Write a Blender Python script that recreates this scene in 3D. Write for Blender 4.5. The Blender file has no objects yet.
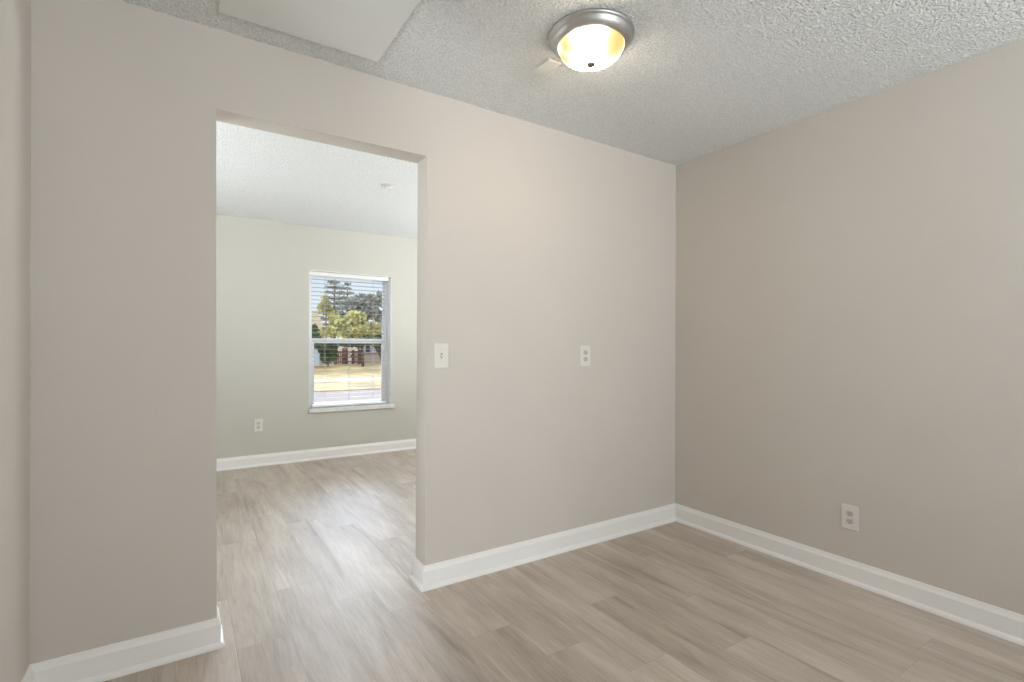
import bpy, bmesh, math, random
from mathutils import Vector, Matrix

# ------------------------------------------------------------------ camera
scene = bpy.context.scene
COL = scene.collection
PI = math.pi
YAW, ROLL = 0.5742, 0.0028
F_ = Vector((math.sin(YAW), math.cos(YAW), 0))
R_ = Vector((math.cos(YAW), -math.sin(YAW), 0))
U_ = Vector((0, 0, 1))
R2 = R_ * math.cos(ROLL) + U_ * math.sin(ROLL)
U2 = -R_ * math.sin(ROLL) + U_ * math.cos(ROLL)
cam_data = bpy.data.cameras.new('camera')
cam = bpy.data.objects.new('camera', cam_data)
COL.objects.link(cam)
cam_data.sensor_width = 36.0
cam_data.lens = 504.67 / 1024 * 36.0
cam_data.shift_y = (346.7 - 341.0) / 1024
cam_data.clip_start = 0.02
cam_data.clip_end = 500
cam.matrix_world = Matrix(((R2.x, U2.x, -F_.x, 0.0),
                           (R2.y, U2.y, -F_.y, 0.0),
                           (R2.z, U2.z, -F_.z, 1.1885),
                           (0, 0, 0, 1)))
scene.camera = cam

# ------------------------------------------------------------------ exposure
vs = scene.view_settings
scene.display_settings.display_device = 'sRGB'
vs.view_transform = 'Standard'
vs.look = 'None'
vs.exposure = 0.08
vs.gamma = 1.0
vs.use_curve_mapping = False
scene.cycles.use_denoising = True
scene.cycles.max_bounces = 12
scene.cycles.diffuse_bounces = 8
scene.cycles.transparent_max_bounces = 24
scene.cycles.sample_clamp_indirect = 6.0

# ------------------------------------------------------------------ sky: pale haze low down, an added bright band above to light the floor
world = bpy.data.worlds.new('sky')
scene.world = world
world.use_nodes = True
wn, wl = world.node_tree.nodes, world.node_tree.links
wn.clear()
w_out = wn.new('ShaderNodeOutputWorld')
w_bg = wn.new('ShaderNodeBackground')
w_tc = wn.new('ShaderNodeTexCoord')
w_sep = wn.new('ShaderNodeSeparateXYZ')
w_el = wn.new('ShaderNodeValToRGB')          # sky colour by elevation
w_el.color_ramp.elements[0].position = 0.0
w_el.color_ramp.elements[0].color = (0.95, 0.98, 1.0, 1)
w_el.color_ramp.elements[1].position = 1.0
w_el.color_ramp.elements[1].color = (0.35, 0.55, 0.95, 1)
e = w_el.color_ramp.elements.new(0.14)
e.color = (0.74, 0.87, 1.0, 1)
e = w_el.color_ramp.elements.new(0.22)
e.color = (0.78, 0.86, 1.0, 1)
w_band = wn.new('ShaderNodeValToRGB')          # added unseen bright band, shaped to light the floor, between about 11 and 30 degrees
cr = w_band.color_ramp
cr.elements[0].position = 0.155
cr.elements[0].color = (0, 0, 0, 1)
cr.elements[1].position = 0.65
cr.elements[1].color = (0, 0, 0, 1)
for p_, v_ in ((0.20, 1.0), (0.40, 1.0), (0.50, 0.25)):
    e = cr.elements.new(p_)
    e.color = (v_, v_, v_, 1)
w_az = wn.new('ShaderNodeMapRange')
w_az.inputs['From Min'].default_value = 0.70
w_az.inputs['From Max'].default_value = 0.90
w_dot = wn.new('ShaderNodeVectorMath'); w_dot.operation = 'DOT_PRODUCT'
w_dot.inputs[1].default_value = (0.22, 0.975, 0.0)
wl.new(w_tc.outputs['Generated'], w_dot.inputs[0])
w_mul = wn.new('ShaderNodeMath'); w_mul.operation = 'MULTIPLY'
w_str = wn.new('ShaderNodeMath'); w_str.operation = 'MULTIPLY'
w_str.inputs[1].default_value = 34.0          # brightness of the added band
w_add = wn.new('ShaderNodeMath'); w_add.operation = 'ADD'
w_add.inputs[1].default_value = 0.95         # clear sky brightness
wl.new(w_tc.outputs['Generated'], w_sep.inputs[0])
wl.new(w_sep.outputs['Z'], w_el.inputs[0])
wl.new(w_sep.outputs['Z'], w_band.inputs[0])
wl.new(w_dot.outputs['Value'], w_az.inputs['Value'])
wl.new(w_band.outputs[0], w_mul.inputs[0])
wl.new(w_az.outputs[0], w_mul.inputs[1])
wl.new(w_mul.outputs[0], w_str.inputs[0])
wl.new(w_str.outputs[0], w_add.inputs[0])
wl.new(w_el.outputs[0], w_bg.inputs['Color'])
wl.new(w_add.outputs[0], w_bg.inputs['Strength'])
wl.new(w_bg.outputs[0], w_out.inputs[0])

# ------------------------------------------------------------------ sun and added fill lamps
def look_rot(d):
    return Vector(d).to_track_quat('-Z', 'Y').to_euler()

sun = bpy.data.lights.new('sun', 'SUN')
sun.energy = 2.0
sun.color = (1.0, 0.93, 0.82)
sun.angle = math.radians(0.6)
so = bpy.data.objects.new('sun', sun)
so.rotation_euler = look_rot((0.45, 0.75, -0.75))
COL.objects.link(so)

def area(name, loc, d, sx, sy, power, color, spread=180):
    l = bpy.data.lights.new(name, 'AREA')
    l.shape = 'RECTANGLE'
    l.size, l.size_y = sx, sy
    l.energy = power
    l.color = color
    l.spread = math.radians(spread)
    o = bpy.data.objects.new(name, l)
    o.location = loc
    o.rotation_euler = look_rot(d)
    COL.objects.link(o)
    return o

# added fill lamps in unseen window openings, put in to brighten the rooms
area('added_fill_far_right', (4.36, 3.4, 1.35), (-1, 0, 2.2), 1.3, 1.5, 165, (0.91, 0.965, 0.99))
area('added_fill_far_left', (-1.36, 3.6, 1.35), (1, 0, 2.2), 1.3, 1.5, 42, (0.91, 0.965, 0.99))
area('added_fill_rear', (1.65, -2.26, 1.35), (0.0, 1, 1.7), 1.4, 1.3, 108, (0.88, 0.965, 1.0))
area('added_fill_side_room', (-3.66, 0.0, 0.62), (1, 0.42, -0.05), 0.5, 0.9, 100, (0.90, 0.96, 1.0))

# ------------------------------------------------------------------ dimensions (metres)
H = 2.44
XL, XR = -0.4392, 2.836          # left and right walls of the near room
YB, T = 2.3095, 0.12             # dividing wall: near face and thickness
YR = -2.2                        # rear wall of the near room
YF = 5.558                       # far wall of the far room
FXL, FXR = -1.3, 4.3             # side walls of the far room
TH = 0.15
KX = -3.6                        # outer wall of the added, unseen side room left of the near room
JL_T, JL_B = 0.0995, 0.1065      # opening, left jamb at head and floor
JR_T, JR_B = 0.9950, 0.9885
HEAD = 2.124
WX1, WX2, WZ1, WZ2 = 1.080, 1.961, 0.533, 1.981   # far window opening
DECK = 0.20                      # thickness of the far wall

# ------------------------------------------------------------------ helpers
def link(o):
    COL.objects.link(o)
    return o

def obj(name, bm, mat, parent=None, smooth=False, kind=None):
    bmesh.ops.recalc_face_normals(bm, faces=bm.faces[:])
    me = bpy.data.meshes.new(name)
    bm.to_mesh(me)
    bm.free()
    for m in (mat if isinstance(mat, (list, tuple)) else [mat]):
        me.materials.append(m)
    if smooth:
        for p in me.polygons:
            p.use_smooth = True
    o = link(bpy.data.objects.new(name, me))
    if parent is not None:
        o.parent = parent
    if kind:
        o['kind'] = kind
    return o

def tag(o, label, cat, group=None):
    o['label'] = label
    o['category'] = cat
    if group:
        o['group'] = group
    return o

def thing(name, label, cat, loc=(0, 0, 0), rotz=0, group=None):
    o = link(bpy.data.objects.new(name, None))
    o.empty_display_size = 0.05
    o.location = loc
    o.rotation_euler = (0, 0, rotz)
    return tag(o, label, cat, group)

def add_box(bm, x0, x1, y0, y1, z0, z1, bevel=0.0):
    vs_ = [bm.verts.new((x, y, z)) for x in (x0, x1) for y in (y0, y1) for z in (z0, z1)]
    idx = [(0, 1, 3, 2), (4, 6, 7, 5), (0, 4, 5, 1), (2, 3, 7, 6), (0, 2, 6, 4), (1, 5, 7, 3)]
    fs = [bm.faces.new([vs_[i] for i in f]) for f in idx]
    if bevel:
        es = list({e for f in fs for e in f.edges})
        bmesh.ops.recalc_face_normals(bm, faces=fs)
        bmesh.ops.bevel(bm, geom=es, offset=bevel, segments=2, affect='EDGES', profile=0.6)

def add_prism(bm, poly, y0, y1):
    """poly: (x, z) outline, extruded from y0 to y1"""
    a = [bm.verts.new((x, y0, z)) for x, z in poly]
    b = [bm.verts.new((x, y1, z)) for x, z in poly]
    n = len(poly)
    bm.faces.new(a)
    bm.faces.new(b[::-1])
    for i in range(n):
        bm.faces.new((a[i], b[i], b[(i + 1) % n], a[(i + 1) % n]))

def add_lathe(bm, prof, seg=64, c=(0, 0, 0)):
    rings = []
    for r, z in prof:
        if r < 1e-6:
            rings.append([bm.verts.new((c[0], c[1], c[2] + z))])
        else:
            rings.append([bm.verts.new((c[0] + r * math.cos(2 * PI * k / seg), c[1] + r * math.sin(2 * PI * k / seg), c[2] + z)) for k in range(seg)])
    for a, b in zip(rings, rings[1:]):
        for k in range(seg):
            k2 = (k + 1) % seg
            if len(a) == 1 and len(b) == 1:
                continue
            if len(a) == 1:
                bm.faces.new((a[0], b[k], b[k2]))
            elif len(b) == 1:
                bm.faces.new((a[k], a[k2], b[0]))
            else:
                bm.faces.new((a[k], a[k2], b[k2], b[k]))

def add_tube(bm, pts, radii, seg=8):
    rings = []
    for i, p in enumerate(pts):
        p = Vector(p)
        d = (Vector(pts[min(i + 1, len(pts) - 1)]) - Vector(pts[max(i - 1, 0)])).normalized()
        up = Vector((0, 0, 1)) if abs(d.z) < 0.9 else Vector((1, 0, 0))
        a = d.cross(up).normalized()
        b = d.cross(a).normalized()
        rings.append([bm.verts.new(p + radii[i] * (a * math.cos(2 * PI * k / seg) + b * math.sin(2 * PI * k / seg))) for k in range(seg)])
    for r0, r1 in zip(rings, rings[1:]):
        for k in range(seg):
            bm.faces.new((r0[k], r0[(k + 1) % seg], r1[(k + 1) % seg], r1[k]))
    bm.faces.new(rings[0][::-1])
    bm.faces.new(rings[-1])

# ------------------------------------------------------------------ materials
def new_mat(name):
    m = bpy.data.materials.new(name)
    m.use_nodes = True
    nt = m.node_tree
    return m, nt, nt.nodes['Principled BSDF']

def N(nt, kind, **props):
    n = nt.nodes.new(kind)
    for k, v in props.items():
        setattr(n, k, v)
    return n

def noise(nt, vec, scale, detail=3, rough=0.55, dist=0.0):
    n = N(nt, 'ShaderNodeTexNoise')
    n.inputs['Scale'].default_value = scale
    n.inputs['Detail'].default_value = detail
    n.inputs['Roughness'].default_value = rough
    n.inputs['Distortion'].default_value = dist
    if vec is not None:
        nt.links.new(vec, n.inputs['Vector'])
    return n

def ramp(nt, fac, stops):
    r = N(nt, 'ShaderNodeValToRGB')
    el = r.color_ramp.elements
    el[0].position, el[0].color = stops[0][0], (*stops[0][1], 1)
    el[1].position, el[1].color = stops[-1][0], (*stops[-1][1], 1)
    for p, c in stops[1:-1]:
        x = el.new(p)
        x.color = (*c, 1)
    nt.links.new(fac, r.inputs[0])
    return r

def bump(nt, bsdf, height, strength, dist):
    b = N(nt, 'ShaderNodeBump')
    b.inputs['Strength'].default_value = strength
    b.inputs['Distance'].default_value = dist
    nt.links.new(height, b.inputs['Height'])
    nt.links.new(b.outputs[0], bsdf.inputs['Normal'])
    return b

def simple(name, color, rough=0.5, metal=0.0, var=0.04, scale=8.0, bump_s=0.0, bump_scale=200, spec=0.5):
    m, nt, b = new_mat(name)
    tc = N(nt, 'ShaderNodeTexCoord')
    n = noise(nt, tc.outputs['Object'], scale)
    lo = tuple(c * (1 - var) for c in color)
    hi = tuple(min(1, c * (1 + var)) for c in color)
    r = ramp(nt, n.outputs[0], [(0.3, lo), (0.7, hi)])
    nt.links.new(r.outputs[0], b.inputs['Base Color'])
    b.inputs['Roughness'].default_value = rough
    b.inputs['Metallic'].default_value = metal
    b.inputs['Specular IOR Level'].default_value = spec
    if bump_s:
        n2 = noise(nt, tc.outputs['Object'], bump_scale, 2)
        bump(nt, b, n2.outputs[0], bump_s, 0.002)
    return m

M = {}
M['wall'] = simple('wall_paint', (0.611, 0.5655, 0.524), 0.55, var=0.012, scale=3, bump_s=0.25, bump_scale=140, spec=0.3)
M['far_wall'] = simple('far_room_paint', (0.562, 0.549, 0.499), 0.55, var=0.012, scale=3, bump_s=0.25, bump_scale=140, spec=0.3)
M['trim'] = simple('trim_paint', (0.87, 0.86, 0.85), 0.32, var=0.01, scale=4)
M['plastic'] = simple('white_plastic', (0.73, 0.695, 0.665), 0.3, var=0.01)
M['slot'] = simple('slot_shadow', (0.03, 0.028, 0.026), 0.6)
M['vinyl'] = simple('window_vinyl', (0.82, 0.83, 0.84), 0.35, var=0.01)
M['blind'] = simple('blind_white', (0.80, 0.80, 0.79), 0.4, var=0.01)
M['slat'] = simple('blind_slat_shaded', (0.36, 0.36, 0.36), 0.5, var=0.01)  # white slats darkened: their backlit shade is put into the colour
M['cord'] = simple('blind_cord', (0.55, 0.53, 0.50), 0.8)
M['marble'] = simple('sill_marble', (0.74, 0.74, 0.72), 0.25, var=0.08, scale=14)
M['nickel'] = simple('brushed_nickel', (0.52, 0.51, 0.50), 0.46, metal=1.0, var=0.03, scale=30)
M['finial'] = simple('dark_bronze', (0.20, 0.17, 0.14), 0.4, metal=0.8)
M['screw'] = simple('painted_screw', (0.68, 0.65, 0.62), 0.35)
M['bezel'] = simple('switch_slot_grey', (0.36, 0.34, 0.32), 0.5)
M['face'] = simple('receptacle_face', (0.56, 0.53, 0.50), 0.35)
M['patch'] = simple('smooth_white_board', (0.74, 0.75, 0.745), 0.6, var=0.01)

# popcorn ceiling
def ceiling_mat():
    m, nt, b = new_mat('textured_ceiling')
    tc = N(nt, 'ShaderNodeTexCoord')
    n1 = noise(nt, tc.outputs['Object'], 84, 2, 0.5, 0.0)
    n2 = noise(nt, tc.outputs['Object'], 150, 2, 0.5)
    r1 = ramp(nt, n1.outputs[0], [(0.44, (0, 0, 0)), (0.68, (1, 1, 1))])
    mx = N(nt, 'ShaderNodeMath', operation='MULTIPLY_ADD')
    mx.inputs[1].default_value = 0.35
    nt.links.new(n2.outputs[0], mx.inputs[0])
    nt.links.new(r1.outputs[0], mx.inputs[2])
    n3 = noise(nt, tc.outputs['Object'], 120, 2, 0.6)          # colour speckle standing in for light and shade on the bumps
    r3 = ramp(nt, n3.outputs[0], [(0.36, (0.78, 0.79, 0.795)), (0.50, (0.87, 0.88, 0.88)), (0.66, (0.95, 0.955, 0.955))])
    nt.links.new(r3.outputs[0], b.inputs['Base Color'])
    b.inputs['Roughness'].default_value = 0.85
    b.inputs['Specular IOR Level'].default_value = 0.2
    bump(nt, b, mx.outputs[0], 1.0, 0.0075)
    return m
M['ceiling'] = ceiling_mat()

# vinyl plank floor: planks run away from the camera wall to wall (along Y)
def floor_mat():
    m, nt, b = new_mat('vinyl_plank')
    L = nt.links.new
    def mth(op, a, bb=None, c=None):
        n = N(nt, 'ShaderNodeMath', operation=op)
        for i, v in enumerate((a, bb, c)):
            if v is None:
                continue
            if isinstance(v, (int, float)):
                n.inputs[i].default_value = v
            else:
                L(v, n.inputs[i])
        return n.outputs[0]
    def comb(x, y, z=0.0):
        n = N(nt, 'ShaderNodeCombineXYZ')
        for i, v in enumerate((x, y, z)):
            if isinstance(v, (int, float)):
                n.inputs[i].default_value = v
            else:
                L(v, n.inputs[i])
        return n.outputs[0]
    tc = N(nt, 'ShaderNodeTexCoord')
    sp = N(nt, 'ShaderNodeSeparateXYZ')
    L(tc.outputs['Object'], sp.inputs[0])
    x, y = sp.outputs['X'], sp.outputs['Y']
    W_, LEN = 0.20, 1.22
    u = mth('DIVIDE', mth('ADD', x, -0.57 + 4.0), W_)
    i = mth('FLOOR', u)
    fu = mth('FRACT', u)
    wn1 = N(nt, 'ShaderNodeTexWhiteNoise', noise_dimensions='1D')
    L(i, wn1.inputs['W'])
    v = mth('ADD', mth('DIVIDE', y, LEN), mth('MULTIPLY', wn1.outputs['Value'], 7.0))
    j = mth('FLOOR', v)
    fv = mth('FRACT', v)
    wn2 = N(nt, 'ShaderNodeTexWhiteNoise', noise_dimensions='2D')
    L(comb(i, j), wn2.inputs['Vector'])
    rnd = wn2.outputs['Value']
    off = mth('MULTIPLY', rnd, 40.0)
    # grain
    gv = comb(mth('ADD', mth('MULTIPLY', x, 1.0), off), mth('MULTIPLY', y, 0.075), off)
    g1 = noise(nt, gv, 95, 4, 0.6, 0.6)                     # fine fibres
    gv2 = comb(mth('ADD', x, off), mth('MULTIPLY', y, 0.085), off)
    g2 = noise(nt, gv2, 9, 5, 0.64, 1.1)                    # broad figure, dark cathedral streaks
    gv3 = comb(mth('ADD', x, off), mth('MULTIPLY', y, 0.35), mth('ADD', off, 7.0))
    g3 = noise(nt, gv3, 5.0, 2, 0.5)
    base = ramp(nt, g2.outputs[0], [(0.28, (0.370, 0.305, 0.245)), (0.42, (0.500, 0.430, 0.362)), (0.58, (0.570, 0.502, 0.435)), (0.75, (0.620, 0.555, 0.490))])
    fine = ramp(nt, g1.outputs[0], [(0.32, (0.88, 0.875, 0.87)), (0.60, (1.03, 1.03, 1.03))])
    blot = ramp(nt, g3.outputs[0], [(0.32, (0.84, 0.83, 0.82)), (0.66, (1.06, 1.06, 1.06))])
    tone = ramp(nt, rnd, [(0.0, (0.97, 0.969, 0.967)), (1.0, (1.03, 1.03, 1.03))])
    def mul(a, c):
        n = N(nt, 'ShaderNodeMix', data_type='RGBA', blend_type='MULTIPLY')
        n.clamp_result = False
        n.inputs['Factor'].default_value = 1.0
        L(a, n.inputs['A'])
        L(c, n.inputs['B'])
        return n.outputs['Result']
    col = mul(mul(mul(base.outputs[0], fine.outputs[0]), blot.outputs[0]), tone.outputs[0])
    # seams
    du = mth('MULTIPLY', mth('MINIMUM', fu, mth('SUBTRACT', 1.0, fu)), W_)
    dv = mth('MULTIPLY', mth('MINIMUM', fv, mth('SUBTRACT', 1.0, fv)), LEN)
    d = mth('MINIMUM', du, dv)
    mr = N(nt, 'ShaderNodeMapRange')
    mr.inputs['From Min'].default_value = 0.0003
    mr.inputs['From Max'].default_value = 0.0020
    L(d, mr.inputs['Value'])
    seam = N(nt, 'ShaderNodeMix', data_type='RGBA')
    seam.inputs['A'].default_value = (0.43, 0.365, 0.305, 1)
    L(mr.outputs[0], seam.inputs['Factor'])
    L(col, seam.inputs['B'])
    L(seam.outputs['Result'], b.inputs['Base Color'])
    rr = N(nt, 'ShaderNodeMapRange')
    rr.inputs['To Min'].default_value = 0.56
    rr.inputs['To Max'].default_value = 0.50
    L(g1.outputs[0], rr.inputs['Value'])
    L(rr.outputs[0], b.inputs['Roughness'])
    b.inputs['Specular IOR Level'].default_value = 0.6
    hh = mth('MULTIPLY_ADD', g1.outputs[0], 0.5, mr.outputs[0])
    bump(nt, b, hh, 0.35, 0.0012)
    return m
M['floor'] = floor_mat()

def glass_mat():
    m = bpy.data.materials.new('window_glass')
    m.use_nodes = True
    nt = m.node_tree
    nt.nodes.clear()
    out = N(nt, 'ShaderNodeOutputMaterial')
    tr = N(nt, 'ShaderNodeBsdfTransparent')
    tr.inputs[0].default_value = (0.97, 0.98, 0.975, 1)
    gl = N(nt, 'ShaderNodeBsdfGlossy')
    gl.inputs['Roughness'].default_value = 0.02
    fr = N(nt, 'ShaderNodeFresnel')
    fr.inputs['IOR'].default_value = 1.3
    mx = N(nt, 'ShaderNodeMixShader')
    nt.links.new(fr.outputs[0], mx.inputs[0])
    nt.links.new(tr.outputs[0], mx.inputs[1])
    nt.links.new(gl.outputs[0], mx.inputs[2])
    nt.links.new(mx.outputs[0], out.inputs[0])
    return m
M['glass'] = glass_mat()

def lamp_glass_mat():
    """alabaster shade: white hot in front of the two bulbs, amber towards the rim"""
    m, nt, b = new_mat('alabaster_glass')
    tc = N(nt, 'ShaderNodeTexCoord')
    n = noise(nt, tc.outputs['Object'], 9, 2, 0.5, 0.8)
    dist = []
    for c, r0 in (((0.046, -0.112, -0.054), -0.014), ((-0.108, 0.020, -0.062), 0.010), ((-0.082, 0.070, -0.082), 0.012)):     # amber clouds in the alabaster
        d = N(nt, 'ShaderNodeVectorMath', operation='DISTANCE')
        nt.links.new(tc.outputs['Object'], d.inputs[0])
        d.inputs[1].default_value = c
        a = N(nt, 'ShaderNodeMath', operation='ADD')
        a.inputs[1].default_value = r0
        nt.links.new(d.outputs['Value'], a.inputs[0])
        dist.append(a.outputs[0])
    mn = N(nt, 'ShaderNodeMath', operation='MINIMUM')
    mn2 = N(nt, 'ShaderNodeMath', operation='MINIMUM')
    nt.links.new(dist[0], mn.inputs[0]); nt.links.new(dist[1], mn.inputs[1])
    nt.links.new(mn.outputs[0], mn2.inputs[0]); nt.links.new(dist[2], mn2.inputs[1])
    ad = N(nt, 'ShaderNodeMath', operation='MULTIPLY_ADD')          # wavy edge of the glow
    ad.inputs[1].default_value = 0.05
    nt.links.new(n.outputs[0], ad.inputs[0]); nt.links.new(mn2.outputs[0], ad.inputs[2])
    col = ramp(nt, ad.outputs[0], [(0.03, (0.96, 0.72, 0.20)), (0.060, (1.0, 0.82, 0.34)), (0.095, (1.0, 0.86, 0.66))])
    st = ramp(nt, ad.outputs[0], [(0.03, (0.028, 0.028, 0.028)), (0.060, (0.034, 0.034, 0.034)), (0.080, (0.07, 0.07, 0.07)), (0.11, (1, 1, 1))])
    s = N(nt, 'ShaderNodeMath', operation='MULTIPLY')
    s.inputs[1].default_value = 27.0
    nt.links.new(st.outputs[0], s.inputs[0])
    b.inputs['Base Color'].default_value = (0.25, 0.21, 0.12, 1)
    b.inputs['Roughness'].default_value = 0.25
    nt.links.new(col.outputs[0], b.inputs['Emission Color'])
    nt.links.new(s.outputs[0], b.inputs['Emission Strength'])
    return m
M['lamp_glass'] = lamp_glass_mat()

# ------------------------------------------------------------------ the room shell
bm = bmesh.new()
add_box(bm, KX - TH, FXR + TH, YR - TH, YF + DECK, -0.12, 0.0)
obj('floor', bm, M['floor'], kind='structure')

bm = bmesh.new()
add_box(bm, KX - TH, FXR + TH, YR - TH, YF + DECK, H, H + 0.10)
obj('ceiling', bm, M['ceiling'], kind='structure')

# dividing wall with the cased-free opening
bm = bmesh.new()
add_prism(bm, [(KX - TH, 0), (JL_B, 0), (JL_T, HEAD), (JL_T, H), (KX - TH, H)], YB, YB + T)
add_prism(bm, [(JR_B, 0), (FXR + TH, 0), (FXR + TH, H), (JR_T, H), (JR_T, HEAD)], YB, YB + T)
add_prism(bm, [(JL_T, HEAD), (JR_T, HEAD), (JR_T, H), (JL_T, H)], YB, YB + T)
obj('wall_back', bm, M['wall'], kind='structure')

bm = bmesh.new(); add_box(bm, XR, XR + TH, YR - TH, YB, 0, H); obj('wall_right', bm, M['wall'], kind='structure')
DY1, DY2, DZ = 1.20, 1.66, 2.06   # added doorway to an unseen side room, sized to shape the fill light
bm = bmesh.new()
add_box(bm, XL - TH, XL, YR - TH, DY1, 0, H); add_box(bm, XL - TH, XL, DY2, YB, 0, H); add_box(bm, XL - TH, XL, DY1, DY2, DZ, H)
obj('wall_left', bm, M['wall'], kind='structure')
KY1, KY2, KZ1, KZ2 = -0.45, 0.45, 0.12, 1.12
bm = bmesh.new()
add_box(bm, KX - TH, KX, YR - TH, KY1, 0, H); add_box(bm, KX - TH, KX, KY2, YB, 0, H)
add_box(bm, KX - TH, KX, KY1, KY2, 0, KZ1); add_box(bm, KX - TH, KX, KY1, KY2, KZ2, H)
obj('wall_added_side_room', bm, M['wall'], kind='structure')
bm = bmesh.new(); add_box(bm, KX, XL - TH, YR - TH, YR, 0, H); obj('wall_added_side_room_rear', bm, M['wall'], kind='structure')
RWX1, RWX2, RWZ1, RWZ2 = 0.90, 2.40, 0.65, 2.05
bm = bmesh.new()
add_box(bm, XL, RWX1, YR - TH, YR, 0, H); add_box(bm, RWX2, XR, YR - TH, YR, 0, H)
add_box(bm, RWX1, RWX2, YR - TH, YR, 0, RWZ1); add_box(bm, RWX1, RWX2, YR - TH, YR, RWZ2, H)
obj('wall_rear', bm, M['wall'], kind='structure')
# far room
bm = bmesh.new()
add_box(bm, FXL - TH, WX1, YF, YF + DECK, 0, H); add_box(bm, WX2, FXR + TH, YF, YF + DECK, 0, H)
add_box(bm, WX1, WX2, YF, YF + DECK, 0, WZ1); add_box(bm, WX1, WX2, YF, YF + DECK, WZ2, H)
obj('wall_far', bm, M['far_wall'], kind='structure')
SY1, SY2, SZ1, SZ2 = 2.7, 4.1, 0.55, 2.1
bm = bmesh.new()
add_box(bm, FXR, FXR + TH, YB + T, SY1, 0, H); add_box(bm, FXR, FXR + TH, SY2, YF, 0, H)
add_box(bm, FXR, FXR + TH, SY1, SY2, 0, SZ1); add_box(bm, FXR, FXR + TH, SY1, SY2, SZ2, H)
obj('wall_far_right', bm, M['far_wall'], kind='structure')
LY1, LY2 = 2.9, 4.3
bm = bmesh.new()
add_box(bm, FXL - TH, FXL, YB + T, LY1, 0, H); add_box(bm, FXL - TH, FXL, LY2, YF, 0, H)
add_box(bm, FXL - TH, FXL, LY1, LY2, 0, SZ1); add_box(bm, FXL - TH, FXL, LY1, LY2, SZ2, H)
obj('wall_far_left', bm, M['far_wall'], kind='structure')

# baseboard with bevelled top and quarter-round shoe, mitred at every corner
PROF = [(0.0, 0.0), (0.027, 0.0), (0.0265, 0.006), (0.0245, 0.012), (0.0205, 0.017), (0.015, 0.020), (0.0135, 0.021),
        (0.0135, 0.088), (0.011, 0.093), (0.007, 0.103), (0.0055, 0.110), (0.0035, 0.113), (0.0, 0.113)]

def base_path(pts, names):
    """pts: floor polyline with the room on the right-hand side; names: one per segment"""
    P = [Vector((a, b, 0)) for a, b in pts]
    dirs = [(P[i + 1] - P[i]).normalized() for i in range(len(P) - 1)]
    nor = [Vector((d.y, -d.x, 0)) for d in dirs]
    mit = []
    for i in range(len(P)):
        if i == 0: mit.append(nor[0])
        elif i == len(P) - 1: mit.append(nor[-1])
        else:
            s = nor[i - 1] + nor[i]
            mit.append(s / s.dot(nor[i]))
    bms = {}
    for i in range(len(P) - 1):
        bm = bms.setdefault(names[i], bmesh.new())
        a = [bm.verts.new(P[i] + mit[i] * d + Vector((0, 0, z))) for d, z in PROF]
        b = [bm.verts.new(P[i + 1] + mit[i + 1] * d + Vector((0, 0, z))) for d, z in PROF]
        n = len(PROF)
        for k in range(n):
            bm.faces.new((a[k], a[(k + 1) % n], b[(k + 1) % n], b[k]))
        bm.faces.new(a[::-1]); bm.faces.new(b)
    return bms

def path_objs(pts, names):
    for n, bm in base_path(pts, names).items():
        obj(n, bm, M['trim'], kind='structure')

path_objs([(XL, YR), (XL, DY1)], ['baseboard_left_rear'])
path_objs([(XL, DY2), (XL, YB), (JL_B, YB), (JL_B, YB + T), (FXL, YB + T)],
          ['baseboard_left', 'baseboard_back_left', 'baseboard_jamb_left', 'baseboard_far_near_left'])
path_objs([(FXR, YB + T), (JR_B, YB + T), (JR_B, YB), (XR, YB), (XR, YR)],
          ['baseboard_far_near_right', 'baseboard_jamb_right', 'baseboard_back_right', 'baseboard_right'])
path_objs([(FXL, YB + T + 0.03), (FXL, YF), (FXR, YF), (FXR, YB + T + 0.03)],
          ['baseboard_far_left', 'baseboard_far', 'baseboard_far_right'])

# ------------------------------------------------------------------ far window
win = link(bpy.data.objects.new('window_1', None)); win['kind'] = 'structure'
win.location = (0, 0, 0)
FY0, FY1 = YF + 0.105, YF + 0.175
fw = 0.042
def frame_box(name, parts, mat, parent, bev=0.003):
    bm = bmesh.new()
    for p in parts:
        add_box(bm, *p, bevel=bev)
    return obj(name, bm, mat, parent)
frame_box('window_frame', [(WX1, WX1 + fw, FY0, FY1, WZ1, WZ2), (WX2 - fw, WX2, FY0, FY1, WZ1, WZ2),
                           (WX1 + fw, WX2 - fw, FY0, FY1, WZ2 - fw, WZ2), (WX1 + fw, WX2 - fw, FY0, FY1, WZ1, WZ1 + 0.02)], M['vinyl'], win)
frame_box('reveal_liner', [(WX1, WX1 + 0.005, YF + 0.001, FY0, WZ1 + 0.004, WZ2), (WX2 - 0.005, WX2, YF + 0.001, FY0, WZ1 + 0.004, WZ2),
                           (WX1 + 0.005, WX2 - 0.005, YF + 0.001, FY0, WZ2 - 0.005, WZ2)], M['vinyl'], win, 0.0)
MZ = 1.250                                                  # meeting rail
gx0, gx1 = WX1 + fw, WX2 - fw
low = frame_box('lower_sash', [(gx0, gx0 + 0.03, FY0 + 0.004, FY0 + 0.03, WZ1 + 0.02, MZ + 0.024), (gx1 - 0.03, gx1, FY0 + 0.004, FY0 + 0.03, WZ1 + 0.02, MZ + 0.024),
                               (gx0 + 0.03, gx1 - 0.03, FY0 + 0.004, FY0 + 0.03, WZ1 + 0.02, WZ1 + 0.045), (gx0 + 0.03, gx1 - 0.03, FY0 + 0.004, FY0 + 0.03, MZ - 0.024, MZ + 0.024)], M['vinyl'], win)
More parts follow.
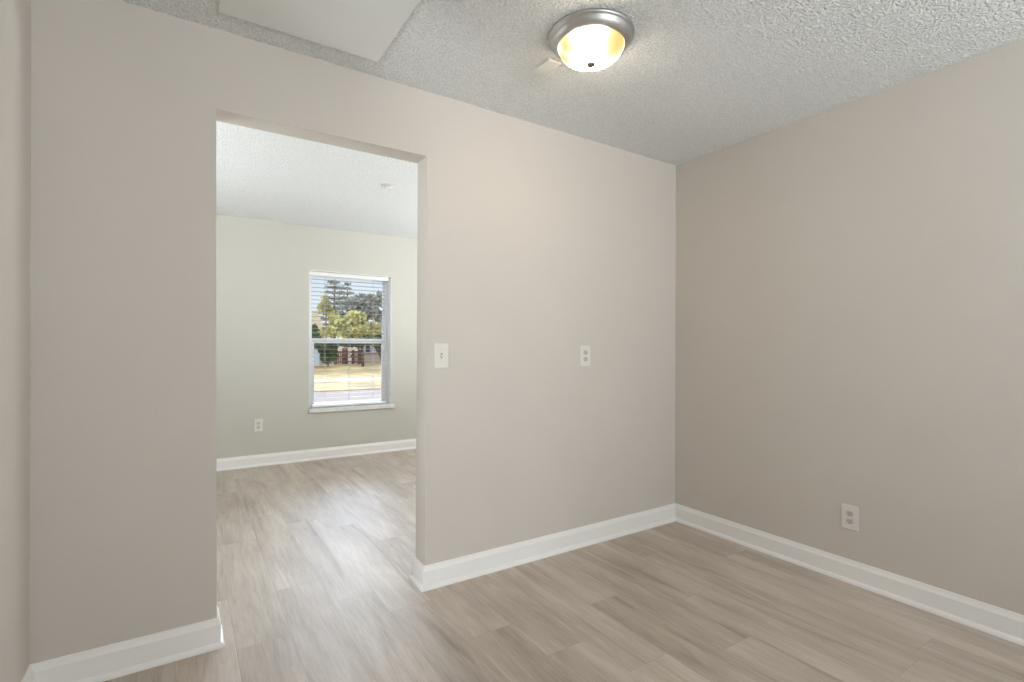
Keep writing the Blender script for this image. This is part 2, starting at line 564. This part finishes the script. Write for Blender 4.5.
upp = frame_box('upper_sash', [(gx0, gx0 + 0.012, FY0 + 0.034, FY0 + 0.06, MZ - 0.03, WZ2 - fw), (gx1 - 0.012, gx1, FY0 + 0.034, FY0 + 0.06, MZ - 0.03, WZ2 - fw),
                               (gx0 + 0.012, gx1 - 0.012, FY0 + 0.034, FY0 + 0.06, MZ - 0.03, MZ + 0.012), (gx0 + 0.012, gx1 - 0.012, FY0 + 0.034, FY0 + 0.06, WZ2 - fw - 0.012, WZ2 - fw)], M['vinyl'], win)
bm = bmesh.new(); add_box(bm, gx0 + 0.03, gx1 - 0.03, FY0 + 0.015, FY0 + 0.018, WZ1 + 0.045, MZ - 0.024); obj('lower_pane', bm, M['glass'], low)
bm = bmesh.new(); add_box(bm, gx0 + 0.012, gx1 - 0.012, FY0 + 0.045, FY0 + 0.048, MZ + 0.012, WZ2 - fw - 0.012); obj('upper_pane', bm, M['glass'], upp)
bm = bmesh.new(); add_box(bm, WX1 - 0.004, WX2 + 0.03, YF - 0.028, YF, WZ1 - 0.040, WZ1 + 0.004, bevel=0.003)
add_box(bm, WX1, WX2, YF, FY0, WZ1 - 0.002, WZ1 + 0.004)
obj('window_sill', bm, M['marble'], win)

# added unseen windows, put in to frame the fill lamps
def added_window(name, axis, a0, a1, z0, z1, p0, p1):
    w = link(bpy.data.objects.new(name, None)); w['kind'] = 'structure'
    bm = bmesh.new()
    def bx(u0, u1, q0, q1, zz0, zz1):
        if axis == 'x': add_box(bm, u0, u1, q0, q1, zz0, zz1)
        else: add_box(bm, q0, q1, u0, u1, zz0, zz1)
    bx(a0, a0 + 0.05, p0, p1, z0, z1); bx(a1 - 0.05, a1, p0, p1, z0, z1)
    bx(a0 + 0.05, a1 - 0.05, p0, p1, z0, z0 + 0.05); bx(a0 + 0.05, a1 - 0.05, p0, p1, z1 - 0.05, z1)
    obj('window_frame', bm, M['vinyl'], w)
    bm = bmesh.new()
    c = (p0 + p1) / 2 + (0.02 if p1 > 0 else -0.02)      # outside the light's plane
    if axis == 'x': add_box(bm, a0 + 0.05, a1 - 0.05, c - 0.002, c + 0.002, z0 + 0.05, z1 - 0.05)
    else: add_box(bm, c - 0.002, c + 0.002, a0 + 0.05, a1 - 0.05, z0 + 0.05, z1 - 0.05)
    obj('window_pane', bm, M['glass'], w)
added_window('added_window_2', 'y', SY1, SY2, SZ1, SZ2, FXR + 0.08, FXR + 0.14)
added_window('added_window_4', 'y', LY1, LY2, SZ1, SZ2, FXL - 0.14, FXL - 0.08)
added_window('added_window_5', 'y', KY1, KY2, KZ1, KZ2, KX - 0.14, KX - 0.08)
added_window('added_window_3', 'x', RWX1, RWX2, RWZ1, RWZ2, YR - 0.14, YR - 0.08)

# horizontal blind hanging in the window recess
bl = thing('window_blind', 'white horizontal slat blind hanging open inside the far window recess', 'window blind', (0, 0, 0))
bx0, bx1 = WX1 + 0.033, WX2 - 0.055
by = YF + 0.055
bm = bmesh.new(); add_box(bm, WX1 + 0.008, WX2 - 0.008, by - 0.028, by + 0.028, WZ2 - 0.050, WZ2 - 0.007, bevel=0.003); obj('headrail', bm, M['blind'], bl)
bm = bmesh.new()
z = WZ2 - 0.085
slat_z = []
while z > WZ1 + 0.05:
    slat_z.append(z)
    n = 5
    prof = []
    for k in range(n + 1):
        t = -1 + 2 * k / n
        prof.append((by + 0.019 * t, z + 0.0006 * (1 - t * t) - 0.0010 * t))
    top = [(a, zz + 0.0007) for a, zz in prof]
    bot = [(a, zz - 0.0007) for a, zz in prof][::-1]
    loop = top + bot
    A = [bm.verts.new((bx0, a, zz)) for a, zz in loop]
    B = [bm.verts.new((bx1, a, zz)) for a, zz in loop]
    m_ = len(loop)
    for k in range(m_):
        bm.faces.new((A[k], A[(k + 1) % m_], B[(k + 1) % m_], B[k]))
    bm.faces.new(A[::-1]); bm.faces.new(B)
    z -= 0.0435
obj('slats', bm, M['slat'], bl)
bm = bmesh.new(); add_box(bm, bx0, bx1, by - 0.026, by + 0.026, WZ1 + 0.010, WZ1 + 0.036, bevel=0.003); obj('bottom_rail', bm, M['blind'], bl)
for fx in (0.17, 0.50, 0.83):
    x = bx0 + (bx1 - bx0) * fx
    bm = bmesh.new()
    for yy in (by - 0.024, by + 0.024):
        add_tube(bm, [(x, yy, WZ1 + 0.02), (x, yy, WZ2 - 0.05)], [0.0013, 0.0013], 6)
    obj('ladder_cord', bm, M['cord'], bl)

# ------------------------------------------------------------------ attic hatch and ceiling plates
HX1, HX2, HY1, HY2 = 0.098, 0.703, 1.52, 2.172
bm = bmesh.new()
add_box(bm, HX1, HX2, HY1, HY2, -0.011, 0.0, bevel=0.004)
at = obj('attic_hatch', bm, M['patch'])
at.location = (0, 0, H)
tag(at, 'smooth pale rectangular attic hatch panel on the textured ceiling above the opening', 'attic hatch')

bm = bmesh.new()
add_box(bm, -0.034, 0.034, -0.061, 0.061, -0.010, 0.0, bevel=0.002)
pl = obj('cover_plate', bm, M['patch'])
pl.location = (1.349, 1.810, H)
tag(pl, 'small rectangular painted cover plate on the ceiling beside the dome light', 'cover plate')

det = thing('smoke_detector', 'small round white disc on the ceiling of the far room', 'smoke detector', (1.324, 3.834, H))
bm = bmesh.new(); add_lathe(bm, [(0, 0), (0.050, 0), (0.050, -0.006), (0.047, -0.010), (0.040, -0.010), (0.040, -0.004), (0.0, -0.004)][::-1], 40); obj('base_ring', bm, M['ceiling'], det, True)
bm = bmesh.new(); add_lathe(bm, [(0.034, -0.004), (0.034, -0.012), (0.030, -0.015), (0, -0.016)], 40); obj('cover', bm, M['plastic'], det, True)

# ------------------------------------------------------------------ flush dome light
lamp = thing('ceiling_light', 'lit flush dome light with brushed nickel ring and alabaster glass', 'ceiling light', (1.366, 1.533, H))
RR = 0.170
bm = bmesh.new()
add_lathe(bm, [(0.150, 0.0), (RR - 0.004, 0.0), (RR, -0.003), (RR, -0.010), (RR - 0.005, -0.014), (RR - 0.009, -0.016), (RR - 0.010, -0.022),
               (RR - 0.016, -0.033), (RR - 0.026, -0.042), (RR - 0.033, -0.046), (RR - 0.038, -0.046), (RR - 0.040, -0.041)], 96)
obj('metal_ring', bm, M['nickel'], lamp, True)
bm = bmesh.new()
R0, D0 = RR - 0.040, 0.070
prof = []
for k in range(15):
    a = (PI / 2) * k / 14
    prof.append((R0 * math.cos(a) ** 0.85 if k < 14 else 0.0, -0.042 - D0 * math.sin(a)))
add_lathe(bm, prof, 64)
obj('glass_dome', bm, M['lamp_glass'], lamp, True)
bm = bmesh.new()
add_lathe(bm, [(0, -0.108), (0.010, -0.109), (0.0165, -0.112), (0.0175, -0.117), (0.013, -0.122), (0.007, -0.125), (0, -0.126)], 24)
obj('finial', bm, M['finial'], lamp, True)

# ------------------------------------------------------------------ outlets and switch (built facing -Y)
def plate(parent, w=0.078, h=0.124):
    bm = bmesh.new(); add_box(bm, -w / 2, w / 2, -0.0065, 0.0, -h / 2, h / 2, bevel=0.003)
    return obj('cover_plate', bm, M['plastic'], parent)

def screw(parent, z):
    bm = bmesh.new()
    add_lathe(bm, [(0.0035, 0), (0.0035, 0.0012), (0.002, 0.0018), (0, 0.0018)], 16)
    bmesh.ops.rotate(bm, verts=bm.verts[:], cent=(0, 0, 0), matrix=Matrix.Rotation(PI / 2, 3, 'X'))
    bmesh.ops.translate(bm, verts=bm.verts[:], vec=(0, -0.0065, z))
    return obj('screw', bm, M['screw'], parent, True)

def outlet(label, loc, rotz):
    t = thing('wall_outlet', label, 'wall outlet', loc, rotz)
    plate(t)
    for s in (1, -1):
        zc = s * 0.0195
        bm = bmesh.new()
        pts = []
        for k in range(28):
            a = 2 * PI * k / 28
            pts.append((0.0172 * math.cos(a), zc + max(-0.0135, min(0.0135, 0.0172 * math.sin(a)))))
        add_prism(bm, pts, -0.0085, -0.0064)
        rc = obj('receptacle', bm, M['face'], t)
        for (sx, sz, w, h) in ((-0.0064, 0.003, 0.0026, 0.0085), (0.0064, 0.003, 0.0026, 0.0070), (0, -0.0075, 0.0052, 0.0050)):
            bm = bmesh.new(); add_box(bm, sx - w / 2, sx + w / 2, -0.0088, -0.0084, zc + sz - h / 2, zc + sz + h / 2)
            obj('slot', bm, M['slot'], rc)
    screw(t, 0.0)
    return t

outlet('white duplex outlet plate low on the right wall', (XR, 1.217, 0.328), -PI / 2)
outlet('white duplex outlet low on the far wall left of the window', (0.607, YF, 0.404), 0)
outlet('white duplex outlet at switch height between the switch and the right wall corner', (2.016, YB, 1.135), 0)

sw = thing('light_switch', 'white toggle light switch on the wall just right of the opening', 'light switch', (1.072, YB, 1.143))
plate(sw)
bm = bmesh.new(); add_box(bm, -0.0055, 0.0055, -0.0075, -0.0064, -0.0125, 0.0125); obj('toggle_bezel', bm, M['bezel'], sw)
bm = bmesh.new()
add_prism(bm, [(-0.0042, -0.009), (0.0042, -0.009), (0.0038, 0.004), (-0.0038, 0.004)], -0.010, -0.0074)
add_box(bm, -0.0036, 0.0036, -0.020, -0.010, -0.0085, -0.0015, bevel=0.001)
obj('toggle', bm, M['plastic'], sw)
screw(sw, 0.030); screw(sw, -0.030)

# ------------------------------------------------------------------ outdoors, across the street
G = -0.25
M['grass'] = simple('dry_lawn', (0.50, 0.36, 0.14), 0.9, var=0.35, scale=0.9, spec=0.1)
M['concrete'] = simple('sidewalk_concrete', (0.72, 0.66, 0.60), 0.9, var=0.05, scale=3, spec=0.1)
M['asphalt'] = simple('street_asphalt', (0.33, 0.25, 0.20), 0.9, var=0.10, scale=2.5, spec=0.1)
M['bark'] = simple('bark', (0.10, 0.075, 0.06), 0.9, var=0.3, scale=6)
M['leaf_grey'] = simple('grey_green_leaves', (0.33, 0.35, 0.31), 0.6, var=0.55, scale=1.6, spec=0.3)
M['leaf_yellow'] = simple('yellow_green_leaves', (0.58, 0.56, 0.25), 0.6, var=0.45, scale=1.3, spec=0.3)
M['leaf_dark'] = simple('dark_green_leaves', (0.085, 0.13, 0.055), 0.6, var=0.5, scale=1.5, spec=0.3)
M['needle'] = simple('conifer_needles', (0.36, 0.385, 0.35), 0.7, var=0.4, scale=1.5, spec=0.3)
M['pink_wall'] = simple('pale_pink_stucco', (0.80, 0.68, 0.62), 0.9, var=0.04)
M['brown_wall'] = simple('taupe_stucco', (0.36, 0.30, 0.28), 0.9, var=0.06)
M['lilac_wall'] = simple('lilac_grey_siding', (0.36, 0.36, 0.44), 0.9, var=0.05)
M['blue_door'] = simple('pale_blue_door', (0.52, 0.62, 0.74), 0.6, var=0.03)
M['tan_roof'] = simple('tan_shingles', (0.62, 0.50, 0.30), 0.9, var=0.15, scale=5)
M['grey_roof'] = simple('grey_brown_shingles', (0.30, 0.25, 0.26), 0.9, var=0.2, scale=5)
M['red_wood'] = simple('red_brown_wood', (0.17, 0.075, 0.06), 0.8, var=0.15)
M['white_trim'] = simple('white_trim', (0.82, 0.80, 0.78), 0.6)
M['dark_glass'] = simple('dark_house_glass', (0.03, 0.035, 0.04), 0.1)

SX0, SX1 = -30, 45
def ground(name, y0, y1, z, mat, th=0.3):
    bm = bmesh.new(); add_box(bm, SX0, SX1, y0, y1, z - th, z)
    return obj(name, bm, mat, kind='structure')
ground('ground_front_yard', YF + DECK + 0.05, 9.0, G, M['grass'])
ground('street', 9.0, 16.9, G - 0.02, M['asphalt'])
ground('ground_verge', 16.9, 21.2, G, M['grass'])
ground('sidewalk', 21.2, 22.7, G + 0.01, M['concrete'])
ground('ground_lawn', 22.7, 90, G, M['grass'])

rnd = random.Random(5)
def leaf(bm, p, s, rg):
    n = Vector((rg.gauss(0, 1), rg.gauss(0, 1), rg.gauss(0.5, 0.8))).normalized()
    a = n.orthogonal().normalized()
    a = (Matrix.Rotation(rg.uniform(0, 2 * PI), 3, n) @ a)
    b = n.cross(a)
    p = Vector(p)
    v = [bm.verts.new(p + a * s * q + b * s * 0.55 * r) for q, r in ((-1, 0), (-0.2, 0.9), (1, 0), (-0.1, -0.9))]
    bm.faces.new(v)

def crown(blobs, count, size, rg):
    """leaves spread through a set of ellipsoid clumps (cx, cy, cz, rx, ry, rz)"""
    bm = bmesh.new()
    vol = [b[3] * b[4] * b[5] for b in blobs]
    for b, v in zip(blobs, vol):
        for _ in range(int(count * v / sum(vol))):
            d = Vector((rg.gauss(0, 1), rg.gauss(0, 1), rg.gauss(0, 1))).normalized()
            r = rg.random() ** 0.45
            leaf(bm, (b[0] + d.x * r * b[3], b[1] + d.y * r * b[4], b[2] + d.z * r * b[5]), size * rg.uniform(0.6, 1.3), rg)
    return bm

def build_crown(name, bm, mat, parent):
    me = bpy.data.meshes.new(name)
    bm.to_mesh(me); bm.free()
    me.materials.append(mat)
    o = link(bpy.data.objects.new(name, me)); o.parent = parent
    return o

def px(u, Y):                      # X on the line of sight of a photo column at depth Y
    s = (u - 512) / 504.67
    return Y * (F_.x + s * R_.x) / (F_.y + s * R_.y)
def pz(u, v, Y):
    s = (u - 512) / 504.67
    t = Y / (F_.y + s * R_.y)
    return 1.1885 + (346.7 - v) / 504.67 * t

# tall conifers
def conifer(label, u, Y, top_v, seed):
    rg = random.Random(seed)
    X = px(u, Y); top = pz(u, top_v, Y)
    t = thing('conifer', label, 'tree', (X, Y, G))
    h = top - G
    bb = bmesh.new(); add_tube(bb, [(0, 0, -0.1), (0.05, 0, h * 0.5), (0, 0, h - 0.05)], [0.2, 0.13, 0.02], 8)
    bm = bmesh.new()
    tiers = 11
    for k in range(tiers):
        f = k / (tiers - 1)
        zz = h * (0.34 + 0.64 * f)
        reach = (1 - f) ** 0.8 * 2.3 + 0.25
        nb = 7
        a0 = rg.uniform(0, PI)
        for q in range(nb):
            a = a0 + 2 * PI * q / nb + rg.uniform(-0.25, 0.25)
            L_ = reach * rg.uniform(0.7, 1.1)
            end = Vector((math.cos(a) * L_, math.sin(a) * L_, zz + 0.12 * L_))
            add_tube(bb, [(0, 0, zz), tuple(end)], [0.035, 0.01], 5)
            for _ in range(int(16 * L_) + 6):
                s = rg.uniform(0.25, 1.0)
                p = Vector((0, 0, zz)).lerp(end, s) + Vector((rg.gauss(0, .09), rg.gauss(0, .09), rg.gauss(0, .06)))
                leaf(bm, p, 0.17, rg)
    obj('trunk', bb, M['bark'], t)
    build_crown('foliage', bm, M['needle'], t)
conifer('taller conifer with tiered branches left of its twin across the street', 334, 54.5, 276, 1)
conifer('shorter conifer with tiered branches beside the spreading grey tree across the street', 347, 60, 283, 2)

def tree(name, label, u, Y, blobs, mat, count, size, trunk, seed):
    """blobs in photo units: (u, v, du, dv) -> clumps at depth Y"""
    rg = random.Random(seed)
    X = px(u, Y)
    t = thing(name, label, 'shrub' if 'shrub' in name else 'tree', (X, Y, G))
    k = Y / (504.67 * 0.995)
    bl_ = []
    for (bu, bv, du, dv) in blobs:
        yy = rg.uniform(-0.8, 0.8)
        bl_.append((px(bu, Y) - X, yy, pz(bu, bv, Y) - G, du * k, max(0.5, du * k * 0.9), dv * k))
    bm = bmesh.new()
    for path, r0, r1 in trunk:
        pts = [(px(a, Y) - X, 0, max(-0.1, pz(a, b, Y) - G)) for a, b in path]
        n = len(pts)
        add_tube(bm, pts, [r0 + (r1 - r0) * i / (n - 1) for i in range(n)], 8)
    obj('trunk', bm, M['bark'], t)
    build_crown('foliage', crown(bl_, count, size, rg), mat, t)

tree('broad_tree', 'large spreading grey-green tree across the street at the right of the view', 368, 50.3,
     [(352, 306, 8, 8), (362, 303, 9, 9), (373, 304, 9, 10), (368, 312, 12, 8), (383, 300, 6, 8), (392, 306, 10, 12), (400, 318, 10, 10), (355, 318, 10, 8), (381, 318, 8, 8), (382, 294, 4, 4)],
     M['leaf_grey'], 5200, 0.22, [([(369, 365), (370, 340), (366, 315)], 0.30, 0.12), ([(370, 342), (381, 318)], 0.16, 0.07)], 11)
tree('young_tree', 'small bright yellow-green treetop left of the conifers across the street', 326, 50,
     [(325, 301, 4, 6), (323, 308, 5, 6), (329, 310, 5, 7), (332, 318, 6, 6)], M['leaf_yellow'], 900, 0.17, [([(327, 365), (326, 335), (326, 305)], 0.10, 0.03)], 12)
tree('flowering_tree', 'wide yellow-green leafy tree in front of the houses across the street', 350, 36,
     [(352, 320, 8, 9), (361, 321, 8, 9), (344, 326, 9, 8), (335, 330, 8, 7), (370, 329, 9, 7), (380, 331, 9, 7), (357, 331, 12, 6), (326, 332, 7, 6), (320, 337, 4, 4), (341, 335, 6, 4), (351, 336, 6, 4), (371, 336, 8, 4), (390, 333, 9, 7)],
     M['leaf_yellow'], 4200, 0.17, [([(363, 367), (362, 345), (356, 325)], 0.11, 0.06), ([(362, 347), (366, 325)], 0.07, 0.04), ([(362, 345), (345, 332)], 0.07, 0.04)], 13)
tree('leaning_tree', 'dark tree with slanting forked trunk at the right edge of the far lawn', 384, 33,
     [(372, 342, 7, 5), (380, 340, 7, 5), (366, 341, 5, 4), (389, 343, 6, 7), (395, 340, 6, 6)], M['leaf_dark'], 1200, 0.15,
     [([(385.5, 371), (381, 356), (376, 348), (372, 341)], 0.15, 0.06), ([(381, 356), (383, 346), (385, 340)], 0.09, 0.04)], 14)
tree('dark_shrub', 'tall dark green shrub beside the pale blue door', 328, 37.3,
     [(325, 349, 4, 6), (329, 348, 5, 6), (328, 357, 6, 7), (332, 356, 3, 6), (333, 348, 4, 4)], M['leaf_dark'], 1900, 0.15, [([(328, 368), (328, 352)], 0.08, 0.04)], 15)
tree('olive_shrub', 'rounded olive shrub at the left edge of the window view', 314, 34,
     [(313, 333, 4, 7), (309, 336, 5, 7), (316, 339, 4, 5), (314, 345, 6, 4), (319, 345, 4, 3.5)], M['leaf_dark'], 1100, 0.14, [([(313, 368), (313, 338)], 0.07, 0.03)], 16)
tree('low_shrub', 'dark hedge plant hanging over the pale gabled house front', 350, 40.2,
     [(346, 344, 5, 3.5), (354, 344, 6, 3.5), (362, 344, 6, 4), (340, 343, 4, 3)], M['leaf_dark'], 1100, 0.13, [([(358.5, 367), (358.5, 346)], 0.08, 0.05)], 17)

# houses
def house_box(t, u0, u1, Y, depth, v_top, mat, name='wall'):
    x0, x1 = px(u0, Y), px(u1, Y)
    top = pz((u0 + u1) / 2, v_top, Y)
    bm = bmesh.new(); add_box(bm, x0, x1, Y, Y + depth, G, top)
    return obj(name, bm, mat, t), x0, x1, top

def gable_roof(t, x0, x1, y0, y1, z0, rise, mat, axis='x', over=0.35):
    bm = bmesh.new()
    x0 -= over; x1 += over; y0 -= over; y1 += over
    if axis == 'x':
        ym = (y0 + y1) / 2
        pts = [(y0, z0), (y1, z0), (ym, z0 + rise)]
        A = [bm.verts.new((x0, y, z)) for y, z in pts]; B = [bm.verts.new((x1, y, z)) for y, z in pts]
    else:
        xm = (x0 + x1) / 2
        pts = [(x0, z0), (x1, z0), (xm, z0 + rise)]
        A = [bm.verts.new((x, y0, z)) for x, z in pts]; B = [bm.verts.new((x, y1, z)) for x, z in pts]
    bm.faces.new(A); bm.faces.new(B[::-1])
    for k in range(3):
        bm.faces.new((A[k], B[k], B[(k + 1) % 3], A[(k + 1) % 3]))
    return obj('roof', bm, mat, t)

h1 = thing('house', 'lilac grey house with pale blue door and tan roof at the left of the view', 'house', (0, 0, 0))
_, a, b_, top = house_box(h1, 270, 322, 40.0, 7.0, 336, M['lilac_wall'])
gable_roof(h1, a, b_, 40.0, 47.0, top, 2.1, M['tan_roof'])
bm = bmesh.new(); add_box(bm, px(314.6, 39.9), px(319.6, 39.9), 39.93, 40.0, G, pz(317, 350.5, 39.9)); d = obj('door', bm, M['blue_door'], h1)
bm = bmesh.new(); add_box(bm, px(300, 39.9), px(309, 39.9), 39.95, 40.0, G + 1.0, G + 2.1); obj('window_pane', bm, M['dark_glass'], h1)

h2 = thing('house', 'pale pink house front with low arched gable behind the red-brown fence', 'house', (0, 0, 0))
_, a, b_, top = house_box(h2, 336, 359.3, 43.0, 6.0, 351, M['pink_wall'])
bm = bmesh.new()
pts = [(a, top)]
for k in range(13):
    f = k / 12
    pts.append((a + (b_ - a) * f, top + 0.55 * math.sin(PI * f)))
pts.append((b_, top))
add_prism(bm, pts[1:-1] if True else pts, 43.0, 43.3)
obj('arched_gable', bm, M['pink_wall'], h2)
gable_roof(h2, a, b_, 43.4, 49.0, top, 0.9, M['grey_roof'], 'y', 0.05)

h3 = thing('house', 'low taupe house with grey-brown roof at the right of the view', 'house', (0, 0, 0))
_, a, b_, top = house_box(h3, 364, 420, 43.5, 4.8, 353, M['brown_wall'])
gable_roof(h3, a, b_, 43.5, 48.3, top, 1.6, M['grey_roof'], 'x', 0.15)
for u0, u1 in ((366, 370), (377, 381.5)):
    bm = bmesh.new(); add_box(bm, px(u0, 43.4), px(u1, 43.4), 43.45, 43.5, G + 0.9, G + 1.8); obj('window_pane', bm, M['dark_glass'], h3)

# red-brown gated fence with white pickets
fe = thing('garden_fence', 'red-brown picket fence with braced gate in front of the pink house', 'fence', (0, 0, G))
FYY = 41.6
x0, x1 = px(334.5, FYY), px(361, FYY)
def fz(v): return pz(348, v, FYY) - G
for u in (335.5, 343.5, 346.5, 353, 360.5):
    bm = bmesh.new(); x = px(u, FYY); add_box(bm, x - 0.09, x + 0.09, FYY - 0.09, FYY + 0.09, 0, fz(348.5 if u in (343.5, 346.5) else 350.5)); obj('post', bm, M['red_wood'], fe)
bm = bmesh.new()
for v in (352.5, 357.5, 362.0):
    add_box(bm, x0, x1, FYY - 0.04, FYY + 0.04, fz(v) - 0.06, fz(v) + 0.06)
obj('rails', bm, M['red_wood'], fe)
u = 336.6
while u < 360:
    if not 346.5 < u < 353:
        x = px(u, FYY)
        bm = bmesh.new(); add_box(bm, x - 0.045, x + 0.045, FYY - 0.08, FYY - 0.05, 0.05, fz(351.5)); obj('picket', bm, M['red_wood'], fe)
    u += 1.75
bm = bmesh.new()
add_tube(bm, [(px(346.5, FYY), FYY, fz(353)), (px(353, FYY), FYY, fz(357.5))], [0.05, 0.05], 6)
obj('gate_brace', bm, M['red_wood'], fe)
